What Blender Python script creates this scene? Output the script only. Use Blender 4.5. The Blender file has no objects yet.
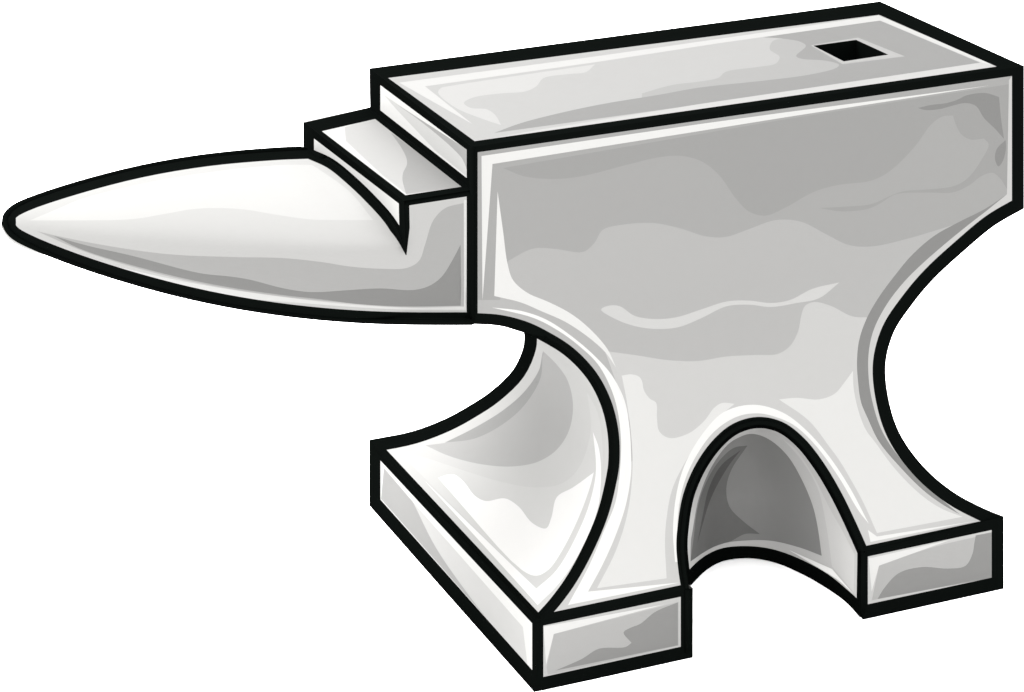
import bpy, math
from mathutils import Vector
from mathutils.bvhtree import BVHTree
from mathutils.geometry import delaunay_2d_cdt

C = bpy.context.scene.collection
# ------------------------------------------------------------------ camera
# level view camera with a falling front (architectural shift); traced outlines are
# laid on the real planes / curved surfaces of the anvil through this projection
F = 3164.0; PX, PY = 512.0, -870.0
AZ = math.atan2(3164, 7088)
RX = Vector((math.cos(AZ), -math.sin(AZ), 0)); FW = Vector((math.sin(AZ), math.cos(AZ), 0))
W0 = 2.15
U0 = (472 - PX) / F * W0
ZT = 0.3465                       # height of the anvil's face above the floor
CAM = -(U0 * RX + W0 * FW) + Vector((0, 0, (147 - PY) / F * W0 + ZT))

def ray(p):
    return RX * ((p[0] - PX) / F) + FW + Vector((0, 0, -(p[1] - PY) / F))
def on_y(p, y): d = ray(p); return CAM + d * ((y - CAM.y) / d.y)
def on_z(p, z): d = ray(p); return CAM + d * ((z - CAM.z) / d.z)
def on_x(p, x): d = ray(p); return CAM + d * ((x - CAM.x) / d.x)
def project(P):
    v = P - CAM; w = v.dot(FW)
    return (PX + F * v.dot(RX) / w, PY - F * v.z / w)
def plane3(a, b, c):
    n = (b - a).cross(c - a).normalized()
    def f(p):
        d = ray(p); return CAM + d * ((a - CAM).dot(n) / d.dot(n))
    return f

# ------------------------------------------------------------------ curves
def sm(s, closed=True, n=6):
    """'x,y x,y *x,y' -> dense points; * marks a corner, the rest is smooth"""
    P = []; K = []
    for t in s.split():
        k = t[0] == '*'; t = t.lstrip('*'); a, b = t.split(',')
        P.append((float(a), float(b))); K.append(k)
    m = len(P); out = []
    rng = range(m) if closed else range(m - 1)
    for i in rng:
        j = (i + 1) % m
        p1, p2 = P[i], P[j]
        if K[i] and K[j]:
            out.append(p1); continue
        if K[i] or (not closed and i == 0): p0 = (2*p1[0]-p2[0], 2*p1[1]-p2[1])
        else: p0 = P[i-1]
        if K[j] or (not closed and j == m-1): p3 = (2*p2[0]-p1[0], 2*p2[1]-p1[1])
        else: p3 = P[(j+1) % m]
        # centripetal-like cubic Hermite
        d0 = math.dist(p0, p1)**.5 + 1e-6; d1 = math.dist(p1, p2)**.5 + 1e-6; d2 = math.dist(p2, p3)**.5 + 1e-6
        def tan(k):
            a = (p1[k]-p0[k])/d0 - (p2[k]-p0[k])/(d0+d1) + (p2[k]-p1[k])/d1
            b = (p2[k]-p1[k])/d1 - (p3[k]-p1[k])/(d1+d2) + (p3[k]-p2[k])/d2
            return a*d1, b*d1
        tx, ty = tan(0), tan(1)
        nn = max(2, min(n, int(math.dist(p1, p2) / 3) + 1))
        for q in range(nn):
            t = q / nn; h1 = 2*t**3-3*t*t+1; h2 = t**3-2*t*t+t; h3 = -2*t**3+3*t*t; h4 = t**3-t*t
            out.append((h1*p1[0]+h2*tx[0]+h3*p2[0]+h4*tx[1], h1*p1[1]+h2*ty[0]+h3*p2[1]+h4*ty[1]))
    if not closed: out.append(P[-1])
    return out

def wound(p, poly):
    x, y = p; w = 0
    for (x1, y1), (x2, y2) in zip(poly, poly[1:]+poly[:1]):
        if (y1 > y) != (y2 > y) and x < (x2-x1)*(y-y1)/(y2-y1)+x1: w += 1 if y2 > y1 else -1
    return w != 0
def shift(cv_, k):
    """polyline moved sideways by k with mitred corners (k > 0: to the left of travel, y down)"""
    q = [cv_[0]] + [b for a, b in zip(cv_, cv_[1:]) if math.dist(a, b) > 1e-3]
    out = []
    for i, p in enumerate(q):
        a, b = q[max(0, i-1)], q[min(len(q)-1, i+1)]
        d1 = (p[0]-a[0], p[1]-a[1]) if i else (b[0]-p[0], b[1]-p[1])
        d2 = (b[0]-p[0], b[1]-p[1]) if i < len(q)-1 else d1
        l1, l2 = math.hypot(*d1), math.hypot(*d2)
        n1 = (d1[1]/l1, -d1[0]/l1); n2 = (d2[1]/l2, -d2[0]/l2)
        m = (n1[0]+n2[0], n1[1]+n2[1]); c = max(.35, (m[0]*n1[0]+m[1]*n1[1]))
        out.append((p[0]+m[0]/c*k, p[1]+m[1]/c*k))
    return out
def stroke(pts, hw, hw1=None):
    """outline of a drawn line of half width hw (tapering to hw1)"""
    if isinstance(pts, str): pts = sm(pts, False)
    pts = list(pts); hw += .45
    a, b = pts[0], pts[1]; l = math.dist(a, b); pts[0] = (a[0]+(a[0]-b[0])/l*hw, a[1]+(a[1]-b[1])/l*hw)
    if hw1 is None:
        a, b = pts[-1], pts[-2]; l = math.dist(a, b); pts[-1] = (a[0]+(a[0]-b[0])/l*hw, a[1]+(a[1]-b[1])/l*hw)
        return (shift(pts, hw) + shift(pts, -hw)[::-1], 'K')
    n = len(pts); L = shift(pts, 1); out = []
    w = [hw if i/(n-1) < .75 else hw + (hw1-hw)*(i/(n-1)-.75)/.25 for i in range(n)]
    p1 = [(p[0]+(q[0]-p[0])*k, p[1]+(q[1]-p[1])*k) for p, q, k in zip(pts, L, w)]
    p2 = [(p[0]-(q[0]-p[0])*k, p[1]-(q[1]-p[1])*k) for p, q, k in zip(pts, L, w)]
    return (p1 + p2[::-1], 'K')

def inside(p, poly):
    x, y = p; c = False; j = len(poly) - 1
    for i in range(len(poly)):
        xi, yi = poly[i]; xj, yj = poly[j]
        if (yi > y) != (yj > y) and x < (xj-xi)*(y-yi)/(yj-yi)+xi: c = not c
        j = i
    return c

# ------------------------------------------------------------------ materials
def mat_paint(name, col, rough=.6, spec=.15, grain=0.0):
    m = bpy.data.materials.new(name); m.use_nodes = True
    nt = m.node_tree; b = nt.nodes['Principled BSDF']
    b.inputs['Roughness'].default_value = rough
    b.inputs['Specular IOR Level'].default_value = spec
    if grain:
        tc = nt.nodes.new('ShaderNodeTexCoord'); nz = nt.nodes.new('ShaderNodeTexNoise')
        nz.inputs['Scale'].default_value = 160; nz.inputs['Detail'].default_value = 3
        mx = nt.nodes.new('ShaderNodeMix'); mx.data_type = 'RGBA'
        nt.links.new(tc.outputs['Object'], nz.inputs['Vector'])
        nt.links.new(nz.outputs['Fac'], mx.inputs['Factor'])
        mx.inputs['A'].default_value = [c*(1-grain) for c in col] + [1]
        mx.inputs['B'].default_value = [c*(1+grain) for c in col] + [1]
        nt.links.new(mx.outputs['Result'], b.inputs['Base Color'])
    else:
        b.inputs['Base Color'].default_value = (*col, 1)
    return m
BLACK = mat_paint('black_enamel', (.0007, .0009, .0008), .9, 0.0, .1)
STEP = 1.06; TRIM = 1.07
_t = {}
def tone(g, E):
    """steel tone, drawn highlights and shade included, from one shared ladder; g = tone in the picture, E = light on that face"""
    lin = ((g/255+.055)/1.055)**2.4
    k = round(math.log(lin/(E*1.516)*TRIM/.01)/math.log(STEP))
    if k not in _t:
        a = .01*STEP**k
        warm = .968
        _t[k] = mat_paint('steel_and_shading', (a, a*.992, a*warm), .7, .03, .012)  # serves bare steel and the painted-in light and shade alike
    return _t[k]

# ------------------------------------------------------------------ mesh assembly
class MB:
    def __init__(s): s.v = []; s.f = []; s.m = []; s.sm = []; s.mats = []
    def mi(s, m):
        if m not in s.mats: s.mats.append(m)
        return s.mats.index(m)
    def add(s, vs, fs, m, smooth=False):
        o = len(s.v); s.v += [Vector(v) for v in vs]
        for i, f in enumerate(fs):
            s.f.append([o+a for a in f]); s.m.append(s.mi(m[i] if isinstance(m, list) else m)); s.sm.append(smooth)
    def build(s, name, parent):
        me = bpy.data.meshes.new(name); me.from_pydata([tuple(v) for v in s.v], [], s.f)
        for m in s.mats: me.materials.append(m)
        me.polygons.foreach_set('material_index', s.m); me.polygons.foreach_set('use_smooth', s.sm); me.update()
        o = bpy.data.objects.new(name, me); C.objects.link(o); o.parent = parent
        return o

def sheet(mb, region, solve, base, patches, E, grid=0, holes=(), smooth=False, drop_base=False, lift=0.0):
    """region polygon split by every patch outline, each face takes the topmost patch's tone"""
    V = []; Ed = []
    def addpoly(p):
        o = len(V); V.extend(Vector(q) for q in p); Ed.extend((o+i, o+(i+1) % len(p)) for i in range(len(p)))
    addpoly(region)
    pol = [(sm(s) if isinstance(s, str) else s, g) for s, g in patches]
    for p, g in pol: addpoly(p)
    for h in holes: addpoly(h)
    if grid:
        xs = [q[0] for q in region]; ys = [q[1] for q in region]
        y = min(ys) + grid/2
        while y < max(ys):
            x = min(xs) + grid/2
            while x < max(xs):
                if inside((x, y), region): V.append(Vector((x, y)))
                x += grid
            y += grid
    r = delaunay_2d_cdt(V, Ed, [], 0, 0.02)
    vs, fs = r[0], r[2]
    keep = []; ms = []
    for f in fs:
        c = (sum(vs[i][0] for i in f)/len(f), sum(vs[i][1] for i in f)/len(f))
        if not inside(c, region) or any(inside(c, h) for h in holes): continue
        g = None
        for p, gg in pol:
            if (wound if gg == 'K' else inside)(c, p): g = gg
        if g is None:
            if drop_base: continue
            g = base
        keep.append(f); ms.append(BLACK if g == 'K' else tone(g, E))
    used = sorted({i for f in keep for i in f}); mp = {a: i for i, a in enumerate(used)}
    pts = []
    for i in used:
        P = solve((vs[i][0], vs[i][1]))
        if lift: P = P + (CAM - P).normalized()*lift
        pts.append(P)
    F2 = []
    for f in keep:
        g = [mp[i] for i in f]
        n = (pts[g[1]]-pts[g[0]]).cross(pts[g[2]]-pts[g[0]])
        if n.dot(CAM - pts[g[0]]) < 0: g.reverse()
        F2.append(g)
    mb.add(pts, F2, ms, smooth)

def tube(mb, pts, r, closed=False, seg=16, lift=.8):
    """black edge bar of round section, mitred at its corners; r in picture pixels (number or list)"""
    pts = [Vector(p) for p in pts]
    q = [pts[0]]
    for p in pts[1:]:
        if (p-q[-1]).length > 1e-5: q.append(p)
    if closed and (q[0]-q[-1]).length < 1e-5: q.pop()
    n = len(q); R = r if isinstance(r, list) else [r]*n
    if isinstance(r, list) and len(r) == 2: R = [r[0]+(r[1]-r[0])*i/(n-1) for i in range(n)]
    # the bars stand proud of the edge they follow
    q = [p + (CAM-p).normalized()*(lift*R[min(i, len(R)-1)]*(p-CAM).dot(FW)/F) for i, p in enumerate(q)]
    rings = []; up = None
    for i, p in enumerate(q):
        a = q[i-1] if (i or closed) else None; b = q[(i+1) % n] if (i < n-1 or closed) else None
        din = (p-a).normalized() if a is not None else (b-p).normalized()
        dout = (b-p).normalized() if b is not None else din
        t = (din+dout).normalized()
        if up is None:
            up = Vector((0, 0, 1)) if abs(din.z) < .9 else Vector((0, 1, 0))
        # frame carried on the incoming direction, then sheared onto the mitre plane
        u = (up - din*up.dot(din)).normalized(); v = din.cross(u)
        w = (p-CAM).dot(FW); rad = R[i]*w/F
        ring = []
        for k in range(seg):
            an = 2*math.pi*k/seg; o = u*math.cos(an)*rad + v*math.sin(an)*rad
            c = max(din.dot(t), .35)
            s = -o.dot(t)/c
            ring.append(p + o + din*s)
        rings.append(ring)
        # transport up through the mitre
        if (dout-din).length > 1e-6:
            ax = din.cross(dout)
            if ax.length > 1e-6:
                from mathutils import Quaternion
                u = Quaternion(ax.normalized(), din.angle(dout)) @ u
        up = u
    vs = [v for r_ in rings for v in r_]; fs = []
    for i in range(n if closed else n-1):
        j = (i+1) % n
        for k in range(seg):
            l = (k+1) % seg; fs.append([i*seg+k, i*seg+l, j*seg+l, j*seg+k])
    if not closed:
        fs.append(list(range(seg))[::-1]); fs.append([(n-1)*seg+k for k in range(seg)])
    mb.add(vs, fs, BLACK, True)

def quad(mb, a, b, c, d, m): mb.add([a, b, c, d], [[0, 1, 2, 3]], m)

# ------------------------------------------------------------------ main dimensions
A = on_y((472, 147), 0); B = on_y((1024.2, 66), 0); Cc = on_z((880, 1.2), ZT); D = on_z((369.2, 68.2), ZT)
B2 = on_y((1024.2, 208.6), 0); WB = D.y
G = .06
zf = on_y((538, 621), -G).z; zb = on_y((533.5, 692.2), -G).z
Z0 = A.z - .13
def g(z): return 0.0 if z > Z0 else G*min(1.0, (Z0-z)/(Z0-zf))**1.8
_fc = {}
def front(p):
    k = (round(p[0], 2), round(p[1], 2))
    if k in _fc: return _fc[k]
    y = 0.0
    for i in range(60): y = .65*y - .35*g(on_y(p, y).z)
    P = on_y(p, y); _fc[k] = P; return P

LIGHT = dict(face=8.0, front=5.15, left=4.3, bleft=5.0, step=6.5, horn=5.7, niche=1.75, footf=4.85, footl=5.0)

root = bpy.data.objects.new('anvil', None); C.objects.link(root)
root['label'] = 'pale grey steel anvil with thick black outlines, pointed horn at left and arched foot'
root['category'] = 'anvil'

# ------------------------------------------------------------------ body: front, waist sides, back
LE = sm('*472,318.5 500,320.5 525,327 546,337 570,352.5 592,376 606,403 613,432 614,460 612,476 603,513 588,549 571,580 555,602 *538,621', False)
RE = sm('*1018,204 990,220.5 961,244.5 929,274 907,300 888,329 879,362 881.5,398 893,435 917,469.5 950,498 *998,523', False)
AR = sm('*687,589.5 684,570 682,547 683,529 688.5,496 701,466.5 718,443 736,428.5 758,422.5 780,427 800,442 819,466 836,494.5 850,523 *863,552', False)
REg = [(1024.2, 208.6)] + shift(RE, 6.9)[1:-1] + [(1003.8, 516.4)]
LEg = sm('*472,324 500,326 523,332.5 548,338 570,352.5 592,376 606,403 613,432 614,460 612,476 603,513 588,549 571,580 555,602 *538,621', False)
R_front = [(472, 147), (1024.2, 66)] + REg + [(1003.8, 522)] + AR[::-1] + LEg[::-1]
band_r = '985,212 972,222 946.8,242.4 921.5,264.5 904,282 887,304 874,329 869,350 868.4,374 872,400 881.6,430 897.8,455.5 921,481 941.8,499.5'
P_front = [  # drawn reflections and shade bands of the front, painted as tones
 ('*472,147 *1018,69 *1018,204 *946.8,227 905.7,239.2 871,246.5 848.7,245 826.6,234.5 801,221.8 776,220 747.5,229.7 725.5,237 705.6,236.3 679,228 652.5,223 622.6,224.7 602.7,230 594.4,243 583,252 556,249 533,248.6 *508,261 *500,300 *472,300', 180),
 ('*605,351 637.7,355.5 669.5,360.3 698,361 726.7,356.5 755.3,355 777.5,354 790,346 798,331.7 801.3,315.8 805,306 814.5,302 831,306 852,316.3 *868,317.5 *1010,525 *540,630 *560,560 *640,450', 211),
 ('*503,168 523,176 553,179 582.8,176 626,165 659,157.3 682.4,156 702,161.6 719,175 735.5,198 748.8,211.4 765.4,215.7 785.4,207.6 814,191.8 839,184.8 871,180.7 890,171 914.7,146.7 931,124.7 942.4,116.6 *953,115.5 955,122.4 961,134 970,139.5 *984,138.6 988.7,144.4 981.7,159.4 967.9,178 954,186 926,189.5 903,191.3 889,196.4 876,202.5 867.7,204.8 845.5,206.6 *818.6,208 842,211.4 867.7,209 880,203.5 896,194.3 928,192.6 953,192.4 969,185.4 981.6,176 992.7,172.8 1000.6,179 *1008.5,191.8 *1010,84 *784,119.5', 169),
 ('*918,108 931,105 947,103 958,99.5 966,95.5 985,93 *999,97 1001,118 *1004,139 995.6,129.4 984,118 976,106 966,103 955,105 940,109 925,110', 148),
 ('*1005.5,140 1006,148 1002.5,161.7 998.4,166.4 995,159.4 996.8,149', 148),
 # painted highlight lines along the edges
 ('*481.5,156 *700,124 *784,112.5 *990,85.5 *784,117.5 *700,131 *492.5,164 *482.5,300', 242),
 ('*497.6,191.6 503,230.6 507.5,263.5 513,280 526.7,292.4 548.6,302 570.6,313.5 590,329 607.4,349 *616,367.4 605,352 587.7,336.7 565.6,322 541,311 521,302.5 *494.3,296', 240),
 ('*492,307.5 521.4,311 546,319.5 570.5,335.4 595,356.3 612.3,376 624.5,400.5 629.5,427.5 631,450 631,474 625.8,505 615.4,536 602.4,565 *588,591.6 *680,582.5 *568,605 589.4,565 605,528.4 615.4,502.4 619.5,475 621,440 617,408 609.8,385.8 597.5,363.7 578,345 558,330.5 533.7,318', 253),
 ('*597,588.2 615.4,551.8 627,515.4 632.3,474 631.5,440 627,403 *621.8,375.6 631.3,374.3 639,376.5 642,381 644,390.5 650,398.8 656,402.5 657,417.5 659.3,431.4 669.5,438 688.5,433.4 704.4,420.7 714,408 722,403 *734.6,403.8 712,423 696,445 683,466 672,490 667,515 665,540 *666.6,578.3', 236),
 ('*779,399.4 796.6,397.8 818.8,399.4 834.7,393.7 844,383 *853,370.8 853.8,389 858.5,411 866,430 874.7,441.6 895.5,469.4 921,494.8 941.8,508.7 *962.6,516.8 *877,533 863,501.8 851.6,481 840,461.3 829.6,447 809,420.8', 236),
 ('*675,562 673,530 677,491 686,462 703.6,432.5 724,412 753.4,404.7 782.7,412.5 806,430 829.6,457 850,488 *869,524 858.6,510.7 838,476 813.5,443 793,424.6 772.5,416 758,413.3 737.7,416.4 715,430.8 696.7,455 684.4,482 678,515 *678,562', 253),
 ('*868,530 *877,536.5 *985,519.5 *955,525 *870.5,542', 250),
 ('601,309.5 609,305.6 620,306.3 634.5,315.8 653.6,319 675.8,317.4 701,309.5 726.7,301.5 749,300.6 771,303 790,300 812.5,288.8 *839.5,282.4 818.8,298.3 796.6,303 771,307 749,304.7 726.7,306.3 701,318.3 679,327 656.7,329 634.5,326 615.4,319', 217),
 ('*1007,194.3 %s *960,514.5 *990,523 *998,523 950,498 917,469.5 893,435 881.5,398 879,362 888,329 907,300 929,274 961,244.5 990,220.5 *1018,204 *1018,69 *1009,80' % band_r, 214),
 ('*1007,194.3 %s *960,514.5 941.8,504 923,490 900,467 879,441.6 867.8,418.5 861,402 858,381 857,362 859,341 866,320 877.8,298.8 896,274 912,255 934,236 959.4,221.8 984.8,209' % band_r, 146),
]
body = MB()
K_front = [stroke(REg, 3), stroke([(472, 147), (1018, 69), (1018, 204)] + RE[1:], 5.6), stroke([(472, 147), (1018, 69)], 5.0),
           stroke([(472, 143), (472, 318.5)] + LE[1:], 5.2), stroke(AR, 5.2), stroke([(538, 621), (687, 589.5)], 5.2), stroke([(863, 552), (1000, 522.6)], 5.0)]
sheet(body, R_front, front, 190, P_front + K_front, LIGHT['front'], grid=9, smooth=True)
base_m = tone(200, LIGHT['front'])

# left concave side: the front-left edge swept along the depth of the anvil
prof = [front(p) for p in LEg]
cv = []; cf = []
ext = [prof[0] + Vector((-.004, 0, 0))] + prof + [prof[-1] + (prof[-1]-prof[-3]).normalized()*.02]
for P in ext:
    for y in (-.12, .40): cv.append(Vector((P.x, y, P.z)))
for i in range(len(ext)-1): cf.append([2*i, 2*i+1, 2*i+3, 2*i+2])
bvhL = BVHTree.FromPolygons(cv, cf)
def cast(bvh, p):
    d = ray(p).normalized(); h = bvh.ray_cast(CAM, d)
    if h[0] is not None: return h[0]
    # contour miss: nearest surface point to the ray
    best = None
    for k in range(60):
        q = CAM + d*(1.9 + .9*k/60); n = bvh.find_nearest(q)
        if n[0] is not None and (best is None or n[3] < best[1]): best = (n[0], n[3])
    return best[0]
zs_sorted = sorted(((P.z, P.x) for P in prof))
def Lx(z):
    if z <= zs_sorted[0][0]: return zs_sorted[0][1]
    for (a, b), (c, d) in zip(zs_sorted, zs_sorted[1:]):
        if z <= c: return b + (d-b)*(z-a)/(c-a) if c > a else b
    return zs_sorted[-1][1]
def far_side(p):          # last crossing with the swept side (the silhouette's own edge)
    best = None; prev = None; y = 0.02
    while y < .30:
        P = on_y(p, y); d = P.x - Lx(P.z)
        if prev is not None and prev*d <= 0: best = P
        prev = d; y += .001
    return best or on_y(p, .11)
BE = sm('*531,333 530,348 519,373 496,396 472,412 448,425 415,437.5 *374.6,446', False, 4)
BEo = shift(BE, 6.9)
if BEo[0][0] > BE[0][0]: BEo = shift(BE, -6.9)
BEo[-1] = (369.2, 439.7)
BE3 = [far_side(p) for p in BEo]
print('back edge', [tuple(round(c, 3) for c in P) for P in BE3][::3])
FT = on_z((369.2, 439.7), zf); BE3[-1] = FT
for _ in range(4):
    BE3 = [BE3[0]] + [(BE3[i-1]+BE3[i]*2+BE3[i+1])/4 for i in range(1, len(BE3)-1)] + [BE3[-1]]
iL = min(range(len(LE)), key=lambda i: abs(LE[i][0]-534)+abs(LE[i][1]-331))
iL = min(range(len(LEg)), key=lambda i: abs(LEg[i][0]-528)+abs(LEg[i][1]-333))
R_left = BEo + LEg[::-1][:len(LEg)-iL]
P_left = [  # shade crescent below the overhang and foot highlights, painted in
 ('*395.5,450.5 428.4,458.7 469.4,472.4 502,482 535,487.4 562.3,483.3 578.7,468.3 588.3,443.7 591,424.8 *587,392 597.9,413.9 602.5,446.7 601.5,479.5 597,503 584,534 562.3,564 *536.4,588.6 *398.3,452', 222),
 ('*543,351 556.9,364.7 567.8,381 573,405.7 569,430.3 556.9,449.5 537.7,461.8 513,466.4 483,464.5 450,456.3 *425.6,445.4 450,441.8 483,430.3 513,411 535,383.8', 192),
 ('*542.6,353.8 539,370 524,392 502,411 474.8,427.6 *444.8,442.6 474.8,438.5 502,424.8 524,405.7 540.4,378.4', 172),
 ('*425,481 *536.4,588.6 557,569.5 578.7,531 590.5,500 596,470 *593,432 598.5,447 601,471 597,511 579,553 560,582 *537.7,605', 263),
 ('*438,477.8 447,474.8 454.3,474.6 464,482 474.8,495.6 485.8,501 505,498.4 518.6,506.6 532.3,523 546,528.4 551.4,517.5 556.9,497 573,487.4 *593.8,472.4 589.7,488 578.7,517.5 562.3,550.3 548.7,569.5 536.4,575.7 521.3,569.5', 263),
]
def left_solve(p):
    d = ray(p).normalized(); o = CAM; hits = []
    for k in range(4):
        h = bvhL.ray_cast(o, d)
        if h[0] is None: break
        hits.append(h[0]); o = h[0] + d*1e-4
    hits = [h for h in hits if h.y > -g(h.z) - .002]
    return hits[0] if hits else cast(bvhL, p)
K_left = [stroke(BEo, 3), stroke(BE, 5.7), stroke(LE[iL-4:], 5.2), stroke([(374.6, 446), (538, 621)], 5.7)]
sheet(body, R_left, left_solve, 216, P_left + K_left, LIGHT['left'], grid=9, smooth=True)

# back of the block and waist (out of sight): follows the thickness found from the left side
bz = sorted([(P.z, P.y) for P in BE3])
def yback(z):
    if z > B2.z: return WB
    if z <= bz[0][0]: return bz[0][1]
    for (a, b), (c, d) in zip(bz, bz[1:]):
        if z <= c: return b + (d-b)*(z-a)/(c-a) if c > a else b
    return bz[-1][1]
R_back = [(472, 147), (1024.2, 66)] + REg + [(863, 552), (687, 589.5)] + LEg[::-1]
def taper(P):             # the right end draws in a little towards the back, more so at the foot
    y = yback(P.z); t = max(0, min(1, (P.x-.25)/.1))*max(0, min(1, (B2.z-P.z)/(B2.z-zf)))
    tx = max(0, min(1, (P.x-.25)/.1)); tl = max(0, 1-P.x/.1)
    return Vector((P.x - .30*t*(y-P.y) - tx*(B.x-Cc.x+.005) + tl*(D.x+.001), y - (WB-Cc.y)*tx*(P.z > B2.z) - .0005, min(P.z, ZT)-.0015))
def back(p): return taper(front(p))
bk = MB(); sheet(bk, R_back, back, 200, [], LIGHT['front'], grid=14)
body.add(bk.v, [f[::-1] for f in bk.f], base_m, False)
# right hand side and upper left underside
def strip(mb, P, Q, m, smooth=True):
    n = len(P); mb.add(P + Q, [[i, i+1, n+i+1, n+i] for i in range(n-1)], m, smooth)
RE3 = [front(p) for p in REg]
Bs = Vector((B.x-.001, 0, ZT-.0015))
strip(body, [Bs]+RE3, [taper(Bs)]+[taper(P) for P in RE3], base_m)
up = [P for P in prof[:iL+4]]
strip(body, up, [Vector((P.x, yback(P.z), P.z)) for P in up], base_m)
quad(body, Vector((0, 0, prof[0].z)), Vector((0, WB, prof[0].z)), Vector((.1, WB, prof[0].z-.004)), Vector((.1, 0.02, prof[0].z-.004)), base_m)

# arched niche scooped out between the feet
BN = sm('*687,658 660,636 655,608 684,591 706,570 722,561.3 746,558 769,560.8 794,570 821,584.5 846,602 *862.3,619.9', False)
Bp = [on_z(p, zb) for p in BN]
BN_vis = sm('*686,590 706,570 722,561.3 746,558 769,560.8 794,570 821,584.5 846,602 *862.3,619.9', False)
BN_line = sm('*680,590 687,582 703,565 721,555 745,552.3 770,555 796,564 824,579 845,596 *862,611.5', False)
AR3 = [front(p) for p in AR]
top_i = max(range(len(AR3)), key=lambda i: AR3[i].z); zN = AR3[top_i].z
fl = on_y((687, 657.6), -G); fr = on_y((862.3, 619.9), -G)
Lp = [fl] + AR3[:top_i+1]; Rp = [fr] + AR3[::-1][:len(AR3)-top_i]
def edge_at(P, z):
    if z <= P[0].z: return P[0]
    for a, b in zip(P, P[1:]):
        if a.z <= z <= b.z: return a + (b-a)*((z-a.z)/max(b.z-a.z, 1e-9))
    return P[-1]
nv = []; rows = 40; cols = len(Bp)
for i in range(rows+1):
    t = math.sin(math.pi/2*i/rows); z = zb + (zN-zb)*t
    l, r = edge_at(Lp, z), edge_at(Rp, z)
    s = (z-zb)/(zN-zb); k = max(0, 1-s**2.6)**.5
    for q in Bp:
        fx = (q.x-Bp[0].x)/(Bp[-1].x-Bp[0].x)
        fc = max(0, min(1, fx)); y0 = l.y + (r.y-l.y)*fc
        fx2 = fc + (fx-fc)*k
        nv.append(Vector((l.x+(r.x-l.x)*fx2, y0 + (q.y+G)*k, z)))
nf = [[i*cols+j, i*cols+j+1, (i+1)*cols+j+1, (i+1)*cols+j] for i in range(rows) for j in range(cols-1)]
nb = MB()
bvhN = BVHTree.FromPolygons(nv, nf)
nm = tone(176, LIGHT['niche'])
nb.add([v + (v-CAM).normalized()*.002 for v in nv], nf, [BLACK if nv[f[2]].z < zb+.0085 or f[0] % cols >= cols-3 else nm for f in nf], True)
R_niche = BN_vis + AR[::-1]
P_niche = [  # recess shade and paler right wall put into the colour
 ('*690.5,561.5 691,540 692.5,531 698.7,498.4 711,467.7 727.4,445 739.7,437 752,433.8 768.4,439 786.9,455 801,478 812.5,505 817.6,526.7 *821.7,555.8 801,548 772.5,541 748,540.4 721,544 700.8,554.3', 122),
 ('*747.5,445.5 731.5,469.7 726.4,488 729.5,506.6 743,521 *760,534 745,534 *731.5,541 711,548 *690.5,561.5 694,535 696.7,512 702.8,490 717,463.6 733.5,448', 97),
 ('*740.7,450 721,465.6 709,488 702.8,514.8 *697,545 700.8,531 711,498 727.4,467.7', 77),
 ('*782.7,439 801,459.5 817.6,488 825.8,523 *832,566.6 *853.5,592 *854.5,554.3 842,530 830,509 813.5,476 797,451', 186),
 ('*789,550 *832,569 *852.5,593 838,580 821.7,569.7', 225),
]
def cast_far(p):
    d = ray(p).normalized(); o = CAM; last = None
    for k in range(5):
        h = bvhN.ray_cast(o, d)
        if h[0] is None: break
        last = h[0]; o = h[0] + d*1e-4
    return last or cast(bvhN, p)
K_niche = [stroke(BN_vis, 4.2), stroke(BN_line, 5.8), stroke([(687, 600)] + AR + [(862, 615)], 5.2)]
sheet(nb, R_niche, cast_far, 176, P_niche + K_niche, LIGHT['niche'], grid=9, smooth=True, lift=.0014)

tube(body, [front(p) for p in AR], 2.4, lift=.3)
tube(body, [A, Vector((0, 0, prof[0].z))], 2.4, lift=.3)
tube(body, [FT.lerp(front((538, 621)), .04), front((538, 621))], 2.2, lift=.3)
up3 = Vector((0, 0, .004))
tube(nb, [fl+up3, AR3[0]], 2.4, lift=.3); tube(nb, [fr+up3, AR3[-1]], 2.4, lift=.3)
tube(nb, [on_z(p, zb) for p in shift(BN, 2.6 if shift(BN, 5)[len(BN)//2][1] < BN[len(BN)//2][1] else -2.6)[1:-1]], 2.8, lift=1)
bo = body.build('body', root)
nb.build('arched_recess', root)

# ------------------------------------------------------------------ face plate with hardy hole
fp = MB()
hole = [(813.3, 45.7), (856, 39.8), (888.3, 54.6), (843.8, 61.4)]
R_top = [(472, 147), (1024.2, 66), (880, 1.2), (369.2, 68.2)]
P_top = [  # painted sheen streaks and rim highlights, shaded right end
 ('*642,93.4 672,85 700,81.5 719,77.5 725,72 757,67 776,63.3 779.7,57 769.6,49 772.8,41 *785,38.4 *840,30 *850,75 *642,98', 203),
 ('*493.9,133 519.7,123.5 551.9,114.9 600,104.5 658.8,94.8 700,87.5 763.3,80.7 810.8,74.4 836,68 839.3,64.9 826.6,60.8 801,58.6 796,56 806,45.9 801,42 782.3,38.6 *763.3,37.3 *880,20.5 *980,62.6 *700,104.5', 180),
 ('*399.3,82.6 *600,55.8 *720,38.7 *878.5,15.5 *997.5,65.8 *982,63 *880,20.5 *720,43 *600,61.5 *425,86.3 *472.4,124', 250),
 ('*998,66 *700,110 *476,141.5 *540,129.5 *700,104 *980,62.8', 238),
 ('*594.8,64.4 586.3,71.9 569,74 543,78.3 536.8,85.8 526,91.2 500.3,93.4 472.4,97.7 463.8,103 470.3,107.8 487.4,109.5 496,116 *501,125 483,119 455,107.3 438,92.3 441,88 450,86', 243),
 ('*811,45.4 *858,37.6 *904.7,56.3 *842.5,64.2', 214),
]
ztop = lambda p: on_z(p, ZT)
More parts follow.
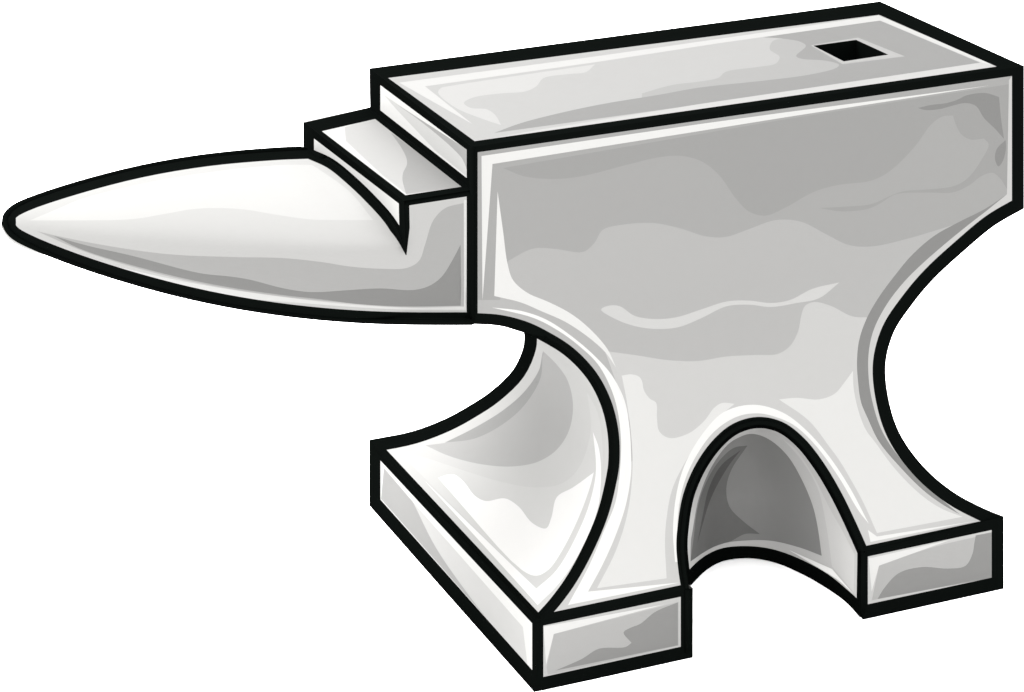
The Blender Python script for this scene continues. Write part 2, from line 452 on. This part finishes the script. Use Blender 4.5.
K_top = [stroke([(369.2, 68.2), (880, 1.2), (1024.2, 66)], 3), stroke([(472, 147), (375, 74.5), (880, 8.3), (1018, 69)], 5.9), stroke([(472, 147), (1023, 68.3)], 5.0)]
sheet(fp, R_top, ztop, 225, P_top + K_top, LIGHT['face'], holes=[hole])
P_bl = [  # shade painted on the block end inside a bright rim
 ('*384,95 *396.7,109.7 *436,151.3 *467,176.7 *468,151', 226),
 ('*394.4,102.8 *468.3,150 *467.2,171 463,160 456.8,152.4 440,137 417.5,119', 186),
]
R_bl = [(369.2, 68.2), (472, 147), (472, 192), (370, 111)]
K_bl = [stroke([(375, 125), (375, 74.5), (472, 147), (472, 192)], 4.9), stroke([(375, 112.5), (472, 188.5)], 4.6)]
sheet(fp, R_bl, plane3(D, A, A+Vector((0, 0, -.05))), 250, P_bl + K_bl, LIGHT['bleft'])
# rest of the block's left end, behind the step
zlow = prof[0].z
fo = fp.build('face_plate', root)
hh = MB(); H3 = [ztop(p) for p in hole]; dn = Vector((0, 0, -.06))
for i in range(4): quad(hh, H3[i], H3[(i+1) % 4], H3[(i+1) % 4]+dn, H3[i]+dn, BLACK)
quad(hh, *[h+dn for h in H3], BLACK)
hh.build('hardy_hole', fo)

# ------------------------------------------------------------------ step (cutting table)
zs = on_y((472, 190), 0).z
E3 = on_z((303, 121.6), zs); F3 = on_z((371.5, 106.7), zs); G3 = on_z((404, 201), zs); H3s = on_z((472, 190), zs)
G3.y = 0
xs = G3.x
st = MB()
P_st = [  # painted shade wedge on the table, highlight rim around it
 ('*344.7,127 *374.7,118 *467,187 *407,194.5 *382.8,175.5 *346,141', 226),
 ('*391,132.8 401.3,147.8 406,157 407,164 403,173 402.5,180 *406,194 *465,186.5', 192),
]
K_st = [stroke([(472, 190.5), (404, 200.8), (308.7, 127.8), (375, 112.5)], 4.9), stroke([(308.7, 127.8), (380, 111.5)], 5.8), stroke([(372, 110), (472, 188.5)], 4.7)]
sheet(st, [(303, 121.6), (404, 201), (472, 190), (472, 186), (371.5, 106.7)], lambda p: on_z(p, zs), 246, P_st + K_st, LIGHT['step'])
DG = sm('*309,153.5 330.4,163.5 350.6,179.7 371,199.3 389,219.5 399.5,237 *406,254.6', False)
xplane = plane3(E3, G3, G3+Vector((0, 0, -.05)))
K_sl = [stroke([(308.7, 160), (308.7, 127.8), (404, 200.8)], 4.9), stroke(DG, 4.8, .4), stroke([(404, 198), (404.1, 208), (404.3, 218), (404.5, 228), (406, 255)], 4.8, .5)]
sheet(st, [(303, 121.6), (404, 201)] + DG[::-1] + [(303, 152)], xplane, 248, K_sl, LIGHT['bleft'])
tube(st, [xplane(p) for p in DG], [4.2]*4+[3.5]*(len(DG)-10)+[2.4, 2, 1.6, 1.2, .8, .4], lift=.5)
tube(st, [xplane(p) for p in DG[:5]], 4.6, lift=2.0)
st.build('step', root)

# ------------------------------------------------------------------ horn
HT = sm('*6.5,221 12,213 25,205.5 75,188.5 141,171.3 207.5,160 274,154 *309,152.5', False, 4)
HB = sm('*6.5,221 13,231.5 26.5,239.8 75,259.5 141,280.5 207.5,297 274,308.5 340,315.5 400,318.3 *472,318.5', False, 4)
def outward(cv_, k):
    out = []
    for i in range(len(cv_)):
        a, b = cv_[max(0, i-1)], cv_[min(len(cv_)-1, i+1)]
        l = math.dist(a, b); out.append((cv_[i][0]+(b[1]-a[1])/l*k, cv_[i][1]-(b[0]-a[0])/l*k))
    return out
HTo = outward(HT, 5.3); HBo = outward(HB, -6.3)
def ev(curve, x):
    if x <= curve[0][0]: return curve[0][1] + 0*(x)
    for (a, b), (c, d) in zip(curve, curve[1:]):
        if x <= c: return b + (d-b)*(x-a)/max(c-a, 1e-9)
    return curve[-1][1]
tip = on_y((1, 221), .09); zc1 = on_x((406, 253), xs).z
NS = 72
def section(x, ht, hb):
    """closed ring (y, z) of the horn at x"""
    u = max(0.0, (xs-x)/(xs-tip.x)); a = .0905*max(0, 1-u**1.7)**.72
    zc = zc1 + (tip.z-zc1)*u**1.1
    out = []
    eb = 2.1 + 2.0*(1-u)**3 if x <= xs else 4.1 + 3*(x-xs)/(-xs)
    for k in range(NS):
        th = 2*math.pi*k/NS; c, s = math.cos(th), math.sin(th)
        if s >= 0:
            e = 2.0 if c < 0 else 2.0 + 7*(1-u)**3*min(1, .3+u*7)
            yy = math.copysign(abs(c)**(2/e), c); zz = ht*abs(s)**(2/e)
            if x > xs + 1e-5: yy = math.copysign(min(1, abs(c)*1.5), c); zz = (zs-.0005-zc)*min(1, s*1.3)
        else:
            yy = math.copysign(abs(c)**(2/eb), c); zz = -hb*abs(s)**(2/eb)
        out.append(Vector((x, .09 + a*yy if a > 0 else .09, zc + zz)))
    return out
def fit(x):
    lo, hi = 0.0002, .09
    for _ in range(26):
        m = (lo+hi)/2; R_ = section(x, m, .02)[:NS//2+1]
        e = min(q[1]-ev(HTo, q[0]) for q in (project(P) for P in R_) if q[0] < 309) if any(project(P)[0] < 309 for P in R_) else 1
        if e > 0: lo = m
        else: hi = m
    ht = lo
    lo, hi = 0.0002, .12
    for _ in range(26):
        m = (lo+hi)/2; R_ = section(x, .01, m)[NS//2:]
        e = max(q[1]-ev(HBo, q[0]) for q in (project(P) for P in R_))
        if e < 0: lo = m
        else: hi = m
    return ht, lo
NX = 60; rings = []; hts = []
for i in range(NX+1):
    u = math.cos(math.pi/2*i/NX)       # 1 at tip .. 0 at root
    x = xs + (tip.x+.0005-xs)*u
    ht, hb = fit(x)
    if i % 10 == 0: print('horn', i, round(x, 3), round(ht, 4), round(hb, 4))
    hts.append((round(u, 2), round(ht, 4)))
    if u < .12: ht = ht*(u/.12) + .0215*(1-u/.12)
    rings.append(section(x, ht, hb))
def loft(rings):
    vs = [v for r_ in rings for v in r_]; n = len(rings[0])
    return vs, [[i*n+k, i*n+(k+1) % n, (i+1)*n+(k+1) % n, (i+1)*n+k] for i in range(len(rings)-1) for k in range(n)]
print(hts[::3])
hv, hf = loft(rings)
rr = []
for i in range(9):
    x = xs + .00002 + (0-xs-.00002)*i/8; rr.append(section(x, .02, fit(x)[1]))
kv, kf = loft(rr)
hn = MB()
def inner(vs):            # the bare core sits just inside the finished skin
    return [v - Vector((0, v.y-.09, v.z-zc1)).normalized()*min(.0022, .3*abs(v.y-.09)+.3*abs(v.z-zc1)) for v in vs]
hn.add(inner(hv), hf, [BLACK if f[0] >= (NX-3)*NS and hv[f[0]].y > .12 and hv[f[0]].z > zc1-.003 else tone(225, LIGHT['horn']) for f in hf], True)
hn.add(inner(kv), kf, tone(225, LIGHT['horn']), True)
n0 = len(hv)
bvhH = BVHTree.FromPolygons(hv + kv, hf + [[a+n0 for a in f] for f in kf])
R_horn = outward(HT, 3.2)[1:] + DG[1:] + [(404, 201), (472, 190)] + outward(HB, -3.2)[::-1]
K_horn = [stroke([(6, 221), (10.5, 221)], 5), stroke(HT[::-1] + HB[1:], 5.8), stroke(DG, 4.8, .4), stroke([(404, 198), (404.1, 208), (404.3, 218), (404.5, 228), (406, 255)], 4.8, .5), stroke([(404, 201), (475, 190)], 4.7), stroke([(472, 185), (472, 325)], 4.9)]
P_horn = [  # painted highlight along the horn's top, shade along its underside
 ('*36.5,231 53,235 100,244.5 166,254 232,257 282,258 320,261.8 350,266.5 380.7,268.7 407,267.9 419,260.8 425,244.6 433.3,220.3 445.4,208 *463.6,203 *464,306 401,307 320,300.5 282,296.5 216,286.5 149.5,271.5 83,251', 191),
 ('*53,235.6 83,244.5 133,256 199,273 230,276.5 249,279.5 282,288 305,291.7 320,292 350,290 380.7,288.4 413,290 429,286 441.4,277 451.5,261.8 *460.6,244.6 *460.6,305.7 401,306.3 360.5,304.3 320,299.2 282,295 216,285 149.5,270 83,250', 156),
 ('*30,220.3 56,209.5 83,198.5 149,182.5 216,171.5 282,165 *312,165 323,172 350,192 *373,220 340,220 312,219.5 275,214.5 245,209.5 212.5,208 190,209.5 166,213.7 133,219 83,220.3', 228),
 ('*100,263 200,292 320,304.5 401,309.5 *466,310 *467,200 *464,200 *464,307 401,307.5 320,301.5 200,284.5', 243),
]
bvhA = BVHTree.FromPolygons(hv, hf); 
cr = [section(xs - .003 + .003*i/1, .02, fit(xs+.0001)[1]) for i in (0,)] + rr + [[v + Vector((.01, 0, 0)) for v in rr[-1]]]
for v in cr[0]:
    if v.y < .005 and v.z > zc1: v.y = rr[0][0].y*0 - .0005
bvhB = BVHTree.FromPolygons(*loft([rr[0]] + rr[1:] + cr[-1:]))
def horn_pt(p):
    d = ray(p).normalized(); h = bvhA.ray_cast(CAM, d)
    if h[0] is not None: return h[0]
    h = bvhB.ray_cast(CAM, d)
    if h[0] is not None and h[0].y < (.02 if h[0].z > zc1 else .07): return h[0]
    return cast(bvhA, p)
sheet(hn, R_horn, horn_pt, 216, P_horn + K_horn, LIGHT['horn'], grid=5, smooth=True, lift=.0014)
# contour bars lie on the horn where its outline turns
def contour(p): return horn_pt(p)
cl = outward(HT, 3.7)[::-1][1:] + outward(HB, -3.7)[1:]
line = [contour(p) if p[0] < 385 or p[1] < 250 else on_y(p, 0) for p in cl]
for _ in range(3):
    line = [line[0]] + [(line[i-1]+line[i]*2+line[i+1])/4 for i in range(1, len(line)-1)] + [line[-1]]
tube(hn, [xplane((308, 152))] + line, 2.9, lift=1.6)
hn.build('horn', root)

# ------------------------------------------------------------------ feet
def foot_left():
    m = MB()
    a = on_y((538, 621), -G); b = on_y((692.8, 588.2), -G)
    a2 = on_y((533.5, 692.2), -G); b2 = Vector((b.x, b.y, zb))
    c = FT; c2 = on_z((369.2, 505.4), zb)
    sheet(m, [(538, 621), (692.8, 588.2), (692.8, 658.6), (533.5, 692.2)], lambda p: on_y(p, -G), 208, [  # foot front: highlight at the corner and shade beyond, both painted
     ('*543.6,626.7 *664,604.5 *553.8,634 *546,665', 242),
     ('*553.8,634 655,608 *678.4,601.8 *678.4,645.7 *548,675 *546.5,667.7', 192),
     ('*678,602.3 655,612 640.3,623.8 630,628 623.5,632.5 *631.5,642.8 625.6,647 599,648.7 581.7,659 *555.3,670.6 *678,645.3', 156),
     stroke([(692.8, 585), (692.8, 658.6), (533.5, 692.2)], 3), stroke([(534, 621.8), (690, 589)], 5.2), stroke([(537.7, 617), (537.7, 690)], 5.2), stroke([(687, 580), (687, 651.7), (530, 686.3)], 5.8)], LIGHT['footf'])
    sheet(m, [(369.2, 439.7), (538, 621), (533.5, 692.2), (369.2, 505.4)], plane3(a, c, c2), 251, [  # foot side: painted shade within a highlight rim
     ('*384,468 *413,502 435.8,547.4 469.9,596.7 *490.7,623 *381,499', 190),
     ('*413,502 *522.9,627 *528.6,674 490.7,623 469.9,596.7 435.8,547.4', 225),
     stroke([(369.2, 436), (369.2, 505.4), (533.5, 692.2)], 3),
     stroke([(374.6, 436), (374.6, 501.8), (537.7, 685)], 5.4), stroke([(372, 443), (538, 621), (538, 692)], 5.4)], LIGHT['footl'])
    bb = Vector((b.x, c.y, zf)); bb2 = Vector((b.x, c.y, zb))
    quad(m, c, bb, bb2, c2, base_m); quad(m, b, bb, bb2, b2, base_m)
    m.build('foot', root)
def foot_right():
    m = MB()
    a = on_y((863, 552), -G); b = on_y((1003.8, 522.3), -G)
    a2 = Vector((a.x, a.y, zb)); b2 = Vector((b.x, b.y, zb))
    sheet(m, [(863, 552), (1003.8, 516.4), (1003.8, 588.9), (862.3, 619.9)], lambda p: on_y(p, -G), 214, [  # corner highlight and shade painted as on the left foot
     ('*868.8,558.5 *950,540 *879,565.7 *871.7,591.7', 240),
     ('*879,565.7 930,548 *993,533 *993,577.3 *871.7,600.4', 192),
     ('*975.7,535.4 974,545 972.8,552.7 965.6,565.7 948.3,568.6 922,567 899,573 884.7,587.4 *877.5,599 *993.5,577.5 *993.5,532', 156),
     stroke([(1003.8, 512), (1003.8, 588.9), (862.3, 619.9)], 3), stroke([(862, 545), (862, 611.5), (997.5, 582.3), (997.5, 515)], 5.4), stroke([(862, 552.2), (1003, 522)], 5.0)], LIGHT['footf'])
    yb_ = FT.y; c = taper(b); c2 = Vector((c.x, c.y, zb)); d = Vector((a.x-.06, yb_, zf)); d2 = Vector((a.x-.06, yb_, zb))
    quad(m, b, c, c2, b2, base_m); quad(m, c, d, d2, c2, base_m)
    m.build('foot', root)
foot_left(); foot_right()

# ------------------------------------------------------------------ floor
bpy.context.view_layer.update()
fz = zb - .0004
fm = mat_paint('white_sweep', (.9, .9, .9), .9, 0.0)
me = bpy.data.meshes.new('floor'); S = 60
me.from_pydata([(-S, -S, fz), (S, -S, fz), (S, S, fz), (-S, S, fz)], [], [[0, 1, 2, 3]]); me.materials.append(fm)
fo_ = bpy.data.objects.new('floor', me); C.objects.link(fo_); fo_['kind'] = 'structure'

# ------------------------------------------------------------------ light
w = bpy.data.worlds.new('World'); bpy.context.scene.world = w; w.use_nodes = True
w.node_tree.nodes['Background'].inputs[0].default_value = (1, 1, 1, 1)
w.node_tree.nodes['Background'].inputs[1].default_value = 1.0
def area(name, loc, target, size, power):
    l = bpy.data.lights.new(name, 'AREA'); l.shape = 'DISK'; l.size = size; l.energy = power
    o = bpy.data.objects.new(name, l); C.objects.link(o); o.location = loc
    o.rotation_euler = (Vector(target)-Vector(loc)).to_track_quat('-Z', 'Y').to_euler()
area('key_softbox', (-1.1, .55, 1.75), (.1, .05, .2), 1.2, 18)

# ------------------------------------------------------------------ camera object
cd = bpy.data.cameras.new('Camera'); co = bpy.data.objects.new('Camera', cd); C.objects.link(co)
cd.sensor_fit = 'HORIZONTAL'; cd.sensor_width = 36; cd.lens = F/1024*36
cd.shift_x = 0; cd.shift_y = -(346 - PY)/1024
cd.clip_start = .05; cd.clip_end = 500
co.location = CAM; co.rotation_euler = (math.pi/2, 0, -AZ)
sc = bpy.context.scene; sc.camera = co
sc.render.engine = 'CYCLES'
sc.view_settings.view_transform = 'Standard'; sc.view_settings.look = 'None'
sc.view_settings.gamma = 1; sc.view_settings.use_curve_mapping = False
sc.view_settings.exposure = 2.9
